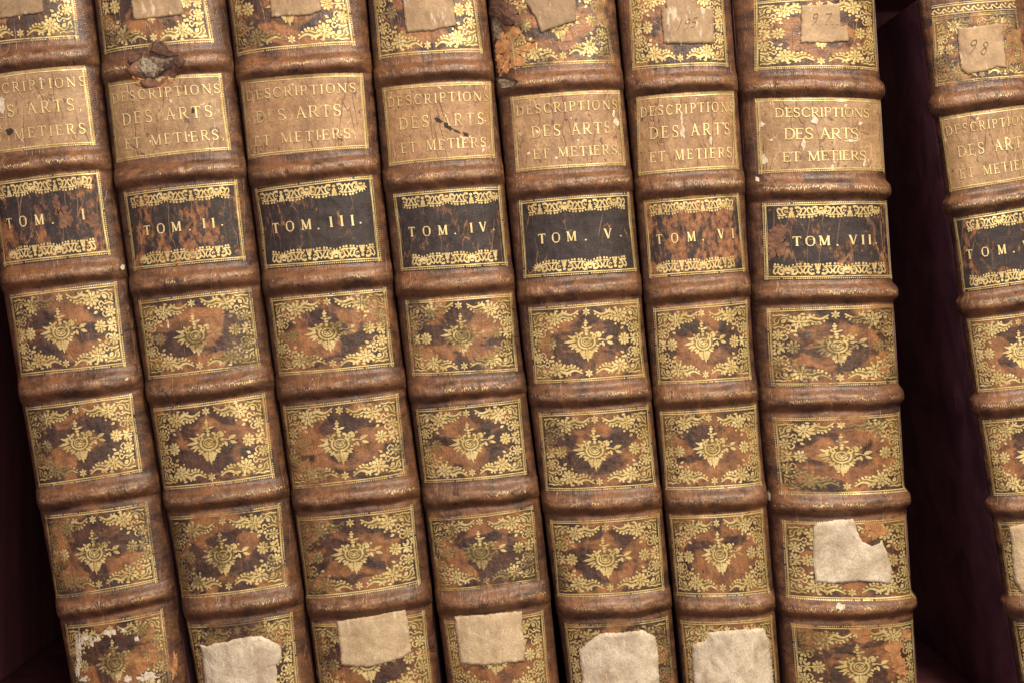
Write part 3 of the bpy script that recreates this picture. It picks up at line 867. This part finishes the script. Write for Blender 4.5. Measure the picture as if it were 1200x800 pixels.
all_books = []
for bi, bd in enumerate(BOOKS):
    b = Book(bi + 1, bd['L'], bd['R'], bd['F'], bd.get('insL', .2), bd.get('insR', .2), bd.get('top'))
    if bi == 1:
        s_, v_ = b.inv(np.array([180.]), np.array([74.]))
        b.craters.append((float(s_[0]), float(v_[0]), .24, 11, 8.5))
    if bi == 4:
        s_, v_ = b.inv(np.array([588.]), np.array([40.]))
        b.craters.append((float(s_[0]) - .05, float(v_[0]), .22, 46, 4.5))
        s_, v_ = b.inv(np.array([592.]), np.array([97.]))
        b.craters.append((float(s_[0]), float(v_[0]), .12, 8, 6))
    root = bpy.data.objects.new('book', None); COL.objects.link(root)
    cx = (np.interp(862, b.ty, b.L) + np.interp(862, b.ty, b.R)) / 2
    root.location = ((cx - 600) * K, .13, zf)
    root.empty_display_size = .02
    root['label'] = LABELS[bi]; root['category'] = 'book'
    root['group'] = 'old leather-bound volumes leaning on the shelf'
    b.root = root; all_books.append(b)
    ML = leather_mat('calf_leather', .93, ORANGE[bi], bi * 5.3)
    MTt = title_mat('title_leather', bi * 3.7, ((1, .98, .96), (1, .99, .93), (1.05, .98, .92), (1.02, .92, .82), (1.04, .98, .94), (.98, .90, .80), (1, .98, .93), (1, .97, .9))[bi])
    MV = volume_mat('volume_leather', WEAR[bi], bi * 4.1 + 1, .8 if bi == 5 else .72)

    # spine leather: panels and bands as pieces that share their borders
    cuts = []
    for k, r in enumerate(b.ridges):
        cuts += [r - 15, r + 15]
    edges = [b.vtop] + cuts + [b.vbot]
    sc = np.linspace(-1, 1, 118)
    panels = []
    kk = 0
    for e in range(len(edges) - 1):
        v0, v1 = edges[e], edges[e + 1]
        step = 1.35 if e % 2 else 1.9
        rows = np.linspace(v0, v1, max(3, int((v1 - v0) / step) + 1))
        Sg, Vg = np.meshgrid(sc, rows)
        P = b.P(Sg, Vg); N = b.normals(Sg, Vg)
        _, crest = b.height(Sg, Vg)
        inf = np.zeros_like(Sg)
        if e % 2 == 0 and e // 2 < 7:
            q_s, q_v = b.q[e // 2]
            mL = (q_s[0] + q_s[3]) / 2; mR = (q_s[1] + q_s[2]) / 2
            sm = lambda t: np.clip(t, 0, 1)
            inf = sm((Sg - mL) / .03 + 1) * sm((mR - Sg) / .03 + 1) * sm((Vg - min(q_v[0], q_v[1]) + 2) / 3) * sm((max(q_v[2], q_v[3]) + 2 - Vg) / 3)
        if e % 2 == 0: crest = crest * .25
        nm = 'spine_panel' if e % 2 == 0 else 'raised_band'
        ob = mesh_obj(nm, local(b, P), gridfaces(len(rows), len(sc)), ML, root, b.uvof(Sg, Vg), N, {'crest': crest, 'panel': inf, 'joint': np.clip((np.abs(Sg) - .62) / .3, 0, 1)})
        if e % 2 == 0: panels.append(ob)
        else:
            # worn tooling along the crest of the band
            ink = Ink(); r = random.Random(bi * 31 + e)
            rv = b.ridges[e // 2]
            x = -.8 + r.uniform(0, .1)
            run = 0
            while x < .82:
                if run <= 0:
                    if r.random() < (.55 if bi not in (2, 3) else .3): run = r.randint(4, 26)
                    else: x += r.uniform(.05, .22); run = r.randint(3, 12); continue
                yv = rv + r.uniform(-3.2, -.6)
                ink.stroke([(x, yv), (x + r.uniform(-.006, .010), yv + r.uniform(1.2, 3.6))], 0, 0, 1)
                A, B = ink.v[-4:-2], ink.v[-2:]
                w = r.uniform(.003, .006)
                ink.v[-4:] = [(A[0][0] - w, A[0][1]), (A[1][0] - w, A[1][1]), (B[0][0] + w, B[0][1]), (B[1][0] + w, B[1][1])]
                x += r.uniform(.014, .026); run -= 1
            t = ink.build('band_tooling', b, lambda x, y: (x, y), M_BT, ob, .15)

    # boards and pages
    def extrude(name, side, xs, ys, v0, v1, mat):
        """cross-section (lateral offset from the side in px, depth in m) carried down the book's edge"""
        rows = np.linspace(v0, v1, 24)
        n = len(xs); V = []
        for v in rows:
            hwb = np.interp(v, b.ty, b.R - b.L) / 2
            for x, y in zip(xs, ys):
                if side == 0: dxx = x * hwb; sd = 0
                else: dxx = side * (hwb - x)
                row = v + b.tilt(v) * dxx
                c = np.interp(row, b.ty, (b.L + b.R) / 2); h2 = np.interp(row, b.ty, b.R - b.L) / 2
                X = c + (x * h2 if side == 0 else side * (h2 - x))
                V.append(((X - 600) * K, y, (HR - row) * K))
        V = np.array(V)
        F = []
        for i in range(len(rows) - 1):
            for j in range(n):
                a = i * n + j; c = i * n + (j + 1) % n
                F.append([a, c, c + n, a + n])
        F.append(list(range(n))); F.append([len(V) - n + j for j in range(n)][::-1])
        uv = np.stack([V[:, 0] / K / 100, V[:, 2] / K / 100], -1)
        me = mesh_obj(name, local(b, V), F, mat, root, uv, None, None, False)
        return me
    for sd, ins in ((-1, b.insL), (1, b.insR)):
        i0 = ins + .4
        extrude('cover_board', sd, [i0 + .9, i0, i0, i0 + 1, i0 + 6, i0 + 7, i0 + 7, i0 + 5],
                [.0165, .0185, .254, .256, .256, .254, .0185, .0165], b.vtop - 1, b.vbot, M_COVER)
    extrude('page_block', 0, [-.80, -.80, .80, .80], [.0188, .247, .247, .0188], b.vtop + 7, b.vbot - 6, M_PAGES)

    # gold work on the panels
    for k in range(7):
        if k in (1, 2): continue
        if b.fr[k][0][1] > 815: continue
        par = panels[k]
        mp = lambda x, y, k=k: b.quad(k, x / 140., y / 92.)
        rr = random.Random(bi * 17 + k)
        gm = M_G[0] if rr.random() < .55 else M_G[1]
        if k == 6 and bi == 0: gm = M_G[1]
        frame_ink(140, 92, .04, bi * 9 + k).build('gilt_frame', b, mp, gm, par, .2)
        ci = corner_ink(rr.random())
        for fx in (0, 1):
            for fy in (0, 1):
                ox, oy = 4.4 + rr.uniform(-1, 1), 4.0 + rr.uniform(-.8, 1)
                rt = rr.uniform(-.045, .045)
                m2 = lambda x, y, fx=fx, fy=fy, ox=ox, oy=oy, rt=rt: mp(*(lambda X, Y: ((140 - X) if fx else X, (92 - Y) if fy else Y))(x * 1.07 + ox + y * rt, y * 1.07 + oy - x * rt))
                mm = gm
                if fx == 0 and rr.random() < .45: mm = M_G[1]  # left corners duller: weaker reflection of the light painted as thinner gold
                if fx == 0 and bi in (0, 1, 2, 3) and rr.random() < .3: mm = M_G[2]
                ci.build('corner_ornament', b, m2, mm, par, .25)
        fi = flower_ink()
        for fx in (0, 1):
            oy = rr.uniform(-1.5, 1.5)
            m2 = lambda x, y, fx=fx, oy=oy: mp((135 - x) if fx else x + 5, 46 + y + oy)
            fi.build('flower_ornament', b, m2, M_G[2] if (fx == 0 and bi < 5 and rr.random() < .5) else gm, par, .25)  # left flower dimmed too, its missing gleam put into the gilding
        if k > 0:
            ox, oy = rr.uniform(-2.5, 2.5), rr.uniform(-1.5, 2); ct = rr.uniform(-.06, .06)
            centre_ink().build('centre_ornament', b, lambda x, y: mp(68 + x * 1.14 + ox + y * ct, 46 + y * 1.02 + oy - x * ct), gm, par, .25)
        else:
            centre_ink().build('centre_ornament', b, lambda x, y: mp(70 + x, 46 + y * .93), gm, par, .25)
        si = star_ink()
        for yy in (9.8, 82.4):
            ox = rr.uniform(-1.5, 1.5)
            si.build('star_ornament', b, lambda x, y, yy=yy, ox=ox: mp(69 + x + ox, yy + y), gm, par, .25)
    if bi in (6, 7):      # scroll strip above the top panel
        k = Ink()
        k.stroke([(x, -14) for x in range(0, 141, 4)], 1.4, 1.4, 1); k.stroke([(x, -16.6) for x in range(0, 141, 4)], .8, .8, 1)
        k.stroke([(x, -2.2) for x in range(0, 141, 4)], .8, .8, 1)
        for j in range(9):
            x0 = 7 + j * 15.6
            k.stroke([(x0 - 7, -5), (x0 - 3, -10), (x0 + 1, -7), (x0 + 5, -5), (x0 + 8, -6)], 2.0, 1.5)
            k.ell(x0 + 4, -10.5, 1.7); k.ell(x0 - 4, -5, 1.4)
        k.build('gilt_strip', b, lambda x, y: b.quad(0, x / 140., y / 92.), M_G[0], panels[0], .25)

    # title label
    tl = label_grid('title_label', b, 1, MTt, root, .7)
    mp1 = lambda x, y: b.quad(1, x / 140., y / 92.)
    frame_ink(140, 92, .03, 77 + bi).build('gilt_border', b, mp1, M_G[0], tl, 1.0)
    for (u0, u1), y0, h, tx in zip(TITTXT[bi], (12.0, 37.5, 66.5), (11.4, 14.0, 12.2), ('DESCRIPTIONS', 'DES ARTS' if bi else 'DES ARTS,', 'ET METIERS,')):
        k = Ink(); k.w = .74
        word_ink(k, tx, u0 * 140, u1 * 140, y0 + jit(.6), h)
        k.build('lettering', b, mp1, M_GT if bi in (1, 5, 6) else M_GT2, tl, 1.45)
    # volume label
    vl = label_grid('volume_label', b, 2, MV, root, .7)
    mp2 = lambda x, y: b.quad(2, x / 140., y / 92.)
    frame_ink(140, 92, .03, 177 + bi).build('gilt_border', b, mp2, M_G[0], vl, 1.0)
    ph = (random.Random(bi + 3).uniform(18, 44))
    border_ink(140, ph).build('scroll_border', b, lambda x, y: mp2(x, y * 1.1 + 4.4), M_G[0], vl, 1.0)
    border_ink(140, ph + 24).build('scroll_border', b, lambda x, y: mp2(x, 87.6 - y * 1.1), M_G[0], vl, 1.0)
    t0, t1, d1, n0, n1, d2 = VOLTXT[bi]
    k = Ink(); k.w = 1.1
    hh = 11.4; yt = 41
    word_ink(k, 'TOM', t0 * 140, t1 * 140, yt, hh)
    word_ink(k, '.', d1 * 140, d1 * 140 + 2, yt, hh)
    word_ink(k, bd['num'], n0 * 140, n1 * 140, yt - .5, hh)
    if d2: word_ink(k, '.', d2 * 140, d2 * 140 + 2, yt - 1.5, hh * .95)
    k.build('lettering', b, mp2, M_GT, vl, 1.3)

# ------------------------------------------------------------------ paper labels, tears, stains
B = all_books
def paper(bi, pts, mat, seed=0, off=1.5, rag=.7, wr=.35, name='paper_label', rings=10):
    return patch(name, B[bi], pts, mat, B[bi].root, off, rag, wr, rings, seed=seed)
def writing(bi, txt, x0, x1, y0, h, tilt, par, off):
    b = B[bi]; k = Ink()
    word_ink(k, txt, 0, x1 - x0, 0, h, slant=.15, jitter=.05)
    def mp(x, y): return b.inv(x0 + x - y * .08, y0 + y + x * tilt)
    k.build('handwriting', b, mp, M_INK, par, off)

paper(0, [(-12, -18), (48, -26), (50, 14), (32, 17), (-9, 23)], PAPER_OLD2, 1)
paper(1, [(150, -24), (206, -28), (215, 16), (190, 20), (156, 23)], PAPER_OLD, 2)
paper(2, [(312, -26), (370, -28), (376, 12), (362, 18), (345, 18), (318, 20)], PAPER_OLD, 3)
paper(3, [(469, -22), (528, -26), (534, 30), (506, 36), (476, 38)], PAPER_OLD, 4)
paper(4, [(612, -20), (672, -24), (676, 25), (654, 31), (634, 39), (628, 22), (616, 3)], PAPER_OLD2, 5)
p = paper(5, [(779, -20), (814, -20), (816, 9), (836, 11), (837, 51), (778, 51), (775, 12), (781, 10)], PAPER_OLD, 6)
writing(5, 'i95', 795, 816, 23, 12, -.06, p, 2.1)
p = paper(6, [(939, 7), (984, 5), (984, 28), (993, 30), (995, 48), (976, 50), (938, 50)], PAPER_OLD, 7)
writing(6, '97', 951, 973, 16, 13, 0, p, 2.1)
p = paper(7, [(1122, 34), (1174, 28), (1179, 80), (1169, 78), (1161, 82), (1134, 87), (1126, 82)], PAPER_OLD, 8)
writing(7, '98', 1135, 1158, 48, 15, .03, p, 2.1)
paper(1, [(235, 755), (242, 758), (250, 754), (266, 752), (270, 750), (288, 746), (305, 745), (317, 750), (329, 757), (330, 772), (324, 778), (325, 836), (246, 842), (240, 800)], PAPER_PALE, 9, wr=.7)
paper(2, [(395, 728), (436, 721), (475, 714), (479, 736), (482, 763), (470, 771), (452, 776), (436, 781), (418, 781), (400, 778)], PAPER_TAN, 10, wr=.4)
paper(3, [(532, 722), (576, 719), (612, 716), (611, 738), (616, 752), (614, 774), (590, 777), (566, 779), (539, 777)], PAPER_TAN, 11, wr=.4)
paper(4, [(679, 762), (690, 752), (703, 742), (730, 741), (754, 738), (768, 746), (771, 764), (774, 840), (686, 846), (682, 800)], PAPER_PALE, 12, wr=.7)
paper(5, [(811, 755), (826, 751), (830, 741), (862, 738), (894, 736), (902, 752), (906, 800), (908, 838), (818, 842), (812, 790)], PAPER_PALE, 13, wr=.7)
paper(6, [(953, 617), (958, 612), (980, 609), (1000, 608), (1004, 620), (1010, 634), (1022, 640), (1034, 634), (1040, 648), (1045, 668), (1044, 683), (1012, 680), (976, 683), (956, 681), (953, 660)], PAPER_PALE, 14, wr=.6)
paper(7, [(1183, 616), (1262, 604), (1270, 682), (1198, 694), (1189, 682)], PAPER_TAN, 15)

def spot(bi, name, pts, mat, off=.5, rag=.8, wr=.6, seed=0, hgt=None, rings=7, rim=True):
    return patch(name, B[bi], pts, mat, B[bi].root, off, rag, wr, rings, seed=seed, hgt=hgt, rimdrop=rim)
def blob(cx, cy, rx, ry, seed, n=16, rough=.25, rot=0):
    r = random.Random(seed); out = []
    for i in range(n):
        a = 2 * math.pi * i / n; q = 1 + r.uniform(-rough, rough)
        x, y = rx * q * math.cos(a), ry * q * math.sin(a)
        out.append((cx + x * math.cos(rot) - y * math.sin(rot), cy + x * math.sin(rot) + y * math.cos(rot)))
    return out

# the hole in TOM. II
def rimh(S_, V_, t): return 1.0 * np.exp(-((t - .8) / .15) ** 2) * (1 + 2.5 * fbm(S_ * 22, V_ / 5, 3))
spot(1, 'torn_leather', [(150, 68), (160, 63), (172, 60), (178, 50), (186, 46), (196, 52), (200, 61), (213, 66), (219, 74), (212, 84), (203, 96), (188, 104), (172, 104), (158, 98), (151, 84)], M_RAWD, .6, .9, .8, 1, rimh)
spot(1, 'torn_leather', [(156, 90), (175, 96), (194, 93), (208, 86), (204, 97), (190, 104), (170, 104), (158, 98)], M_RAW, 1.1, 1.2, .5, 2)
spot(1, 'torn_flap', [(204, 64), (214, 67), (219, 74), (212, 82), (206, 76)], M_FLAP, 3.6, .9, 1.0, 7)
spot(1, 'gash', [(196, 72), (206, 70), (204, 79), (192, 86), (184, 92), (188, 82)], M_GASH, 1.6, .8, .3, 8, rim=False)
spot(1, 'torn_fibres', [(153, 72), (162, 64), (176, 61), (187, 64), (202, 63), (210, 71), (203, 79), (192, 84), (182, 92), (170, 90), (160, 82)], M_TORN, 1.2, 1.2, 2.6, 3, lambda S_, V_, t: 2.4 * fbm(S_ * 30, V_ / 5, 3))
spot(1, 'torn_fibres', [(166, 66), (176, 70), (184, 80), (182, 92), (172, 91), (166, 80)], M_TORN2, 2.0, 1.0, 1.4, 4, lambda S_, V_, t: 1.4 * fbm(S_ * 30, V_ / 5, 3))
spot(1, 'torn_flap', [(176, 60), (182, 48), (192, 50), (201, 62), (212, 67), (198, 67), (186, 64)], M_FLAP, 4.2, .9, 1.6, 5, lambda S_, V_, t: 1.2 * fbm(S_ * 20, V_ / 5, 2))
spot(1, 'torn_flap', [(152, 72), (158, 64), (168, 61), (164, 68), (156, 78)], M_FLAP, 4.0, .6, 1.0, 6)
# the torn corner of TOM. V
spot(4, 'torn_leather', [(584, 26), (598, 28), (610, 36), (615, 46), (630, 50), (627, 62), (612, 66), (616, 76), (598, 80), (590, 88), (584, 90), (579, 62)], M_RAW, .75, 2.0, 1.0, 11, lambda S_, V_, t: .5 * fbm(S_ * 16, V_ / 9, 3), rings=14, rim=False)
spot(4, 'torn_leather', [(588, 2), (600, 4), (608, 14), (612, 30), (600, 30), (590, 26), (584, 14)], M_RAWD, .8, 1.8, .9, 17, rings=8, rim=False)
spot(4, 'torn_fibres', [(576, 18), (580, 12), (586, 18), (588, 34), (584, 46), (578, 48), (575, 34)], M_TORN, 2.0, .7, 1.6, 12)
spot(4, 'torn_flap', [(571, 16), (575, 8), (584, 9), (592, 18), (604, 24), (600, 31), (590, 29), (582, 18), (576, 21)], M_FLAP, 5.0, .5, 1.2, 13)
spot(4, 'torn_fibres', [(584, 96), (590, 85), (600, 92), (606, 98), (600, 104), (588, 105)], M_TORN, 1.8, .6, 1.0, 14)
spot(4, 'torn_flap', [(590, 84), (600, 91), (608, 97), (600, 95), (592, 91), (587, 92)], M_FLAP, 3.6, .3, .4, 15)
# gash in the title of TOM. IV and other marks
for j, pts in enumerate(([(508, 138), (514, 138), (519, 142), (517, 144), (511, 142)], [(518, 142), (525, 145), (531, 151), (528, 153), (521, 149)], [(530, 150), (538, 154), (541, 157), (534, 155)], [(543, 155), (548, 156), (549, 160), (544, 159)])):
    spot(3, 'gash', pts, M_GASH, 1.3, .7, .1, 21 + j, rings=3, rim=False)
for j, (x, y, a, c, m) in enumerate(((200, 119, 1.6, 2.6, 'T'), (226, 130, 2, 3, 'D'), (11, 154, 4, 4, 'D'), (2, 124, 4, 10, 'W'))):
    spot(0 if x < 100 else 1, 'chip', blob(x, y, a, c, j), M_GASH if m == 'D' else M_WHITE, 1.3, .4, .1, 31 + j, rings=3, rim=False)
for j, (bi, x, y, a, c, mm) in enumerate(((6, 955, 141, 4.4, 5, 'W'), (6, 942, 170, 2.6, 6, 'W'), (6, 893, 146, 3.4, 3, 'W'), (6, 896, 187, 3.6, 5, 'W'), (6, 1008, 145, 2, 2, 'W'), (6, 1013, 192, 2, 3.4, 'W'), (6, 997, 165, 7, 1.6, 'W'),
        (6, 976, 196, 1.6, 4, 'W'), (6, 985, 118, 9, 1.5, 'W'), (5, 800, 155, 2.6, 7, 'W'), (5, 799, 140, 1.4, 7, 'W'), (4, 722, 143, 3.2, 4.5, 'W'), (5, 833, 165, 1.4, 5, 'W'), (4, 719, 133, 1.4, 5, 'W'),
        (6, 984, 709, 5, 3.6, 'W'), (6, 901, 580, 2.6, 5, 'W'), (1, 197, 381, 1.2, 5, 'W'), (6, 888, 210, 2.2, 3, 'W'), (0, 144, 313, 2, 3, 'W'))):
    spot(bi, 'chip', blob(x, y, a, c, 50 + j, 11, .35), M_WHITE, 1.2 if y < 210 else .8, .4, .2, 50 + j, rings=3, rim=False)
# foot of TOM. I: white flaking; TOM. VII: rubbed to raw leather
for j, (x, y, a, c, mm) in enumerate(((92, 760, 3.0, 20, 'W'), (91, 784, 2.4, 10, 'W'), (100, 746, 5, 3, 'W'), (96, 752, 3, 4, 'W'), (128, 741, 7, 4, 'W'), (114, 748, 4, 3, 'W'), (173, 793, 11, 6, 'W'), (107, 752, 3, 6, 'W'), (145, 738, 3, 2, 'W'), (160, 748, 2.4, 4, 'W'), (98, 795, 5, 3, 'W'), (150, 795, 5, 3, 'W'),
        (166, 778, 7, 8, 'R'), (178, 770, 5, 8, 'R'), (205, 780, 4, 14, 'R'))):
    spot(0, 'flaked_patch', blob(x, y, a, c, 80 + j, 18, .4), M_WHITE if mm == 'W' else M_RAW, .55, .9, .2, 80 + j, rings=4, rim=False)
for j, (x, y, a, c) in enumerate(((1048, 761, 9, 14), (1054, 780, 9, 11), (1010, 739, 13, 5), (1062, 742, 6, 7), (1024, 620, 12, 10))):
    spot(6, 'flaked_patch', blob(x, y, a, c, 100 + j, 22, .35), M_RAW, .75, .9, .25, 100 + j, rings=5, rim=False)
for j, (bi, x, y, a, c) in enumerate(((2, 372, 787, 11, 5), (3, 594, 792, 9, 8), (5, 902, 212, 5, 6), (1, 222, 756, 6, 7))):
    spot(bi if x != 902 else 6, 'flaked_patch', blob(x, y, a, c, 120 + j, 20, .35), M_RAWD, .45, .9, .2, 120 + j, rings=4, rim=False)

for j, (bi, x, y, a, c) in enumerate(((6, 908, 288, 15, 17), (6, 912, 272, 10, 9), (0, 76, 256, 9, 13), (0, 66, 240, 4, 12), (0, 108, 258, 8, 9))):
    spot(bi, 'rubbed_patch', blob(x, y, a, c, 140 + j, 26, .22), M_RAWD, .98, 1.8, .05, 140 + j, rings=4, rim=False)
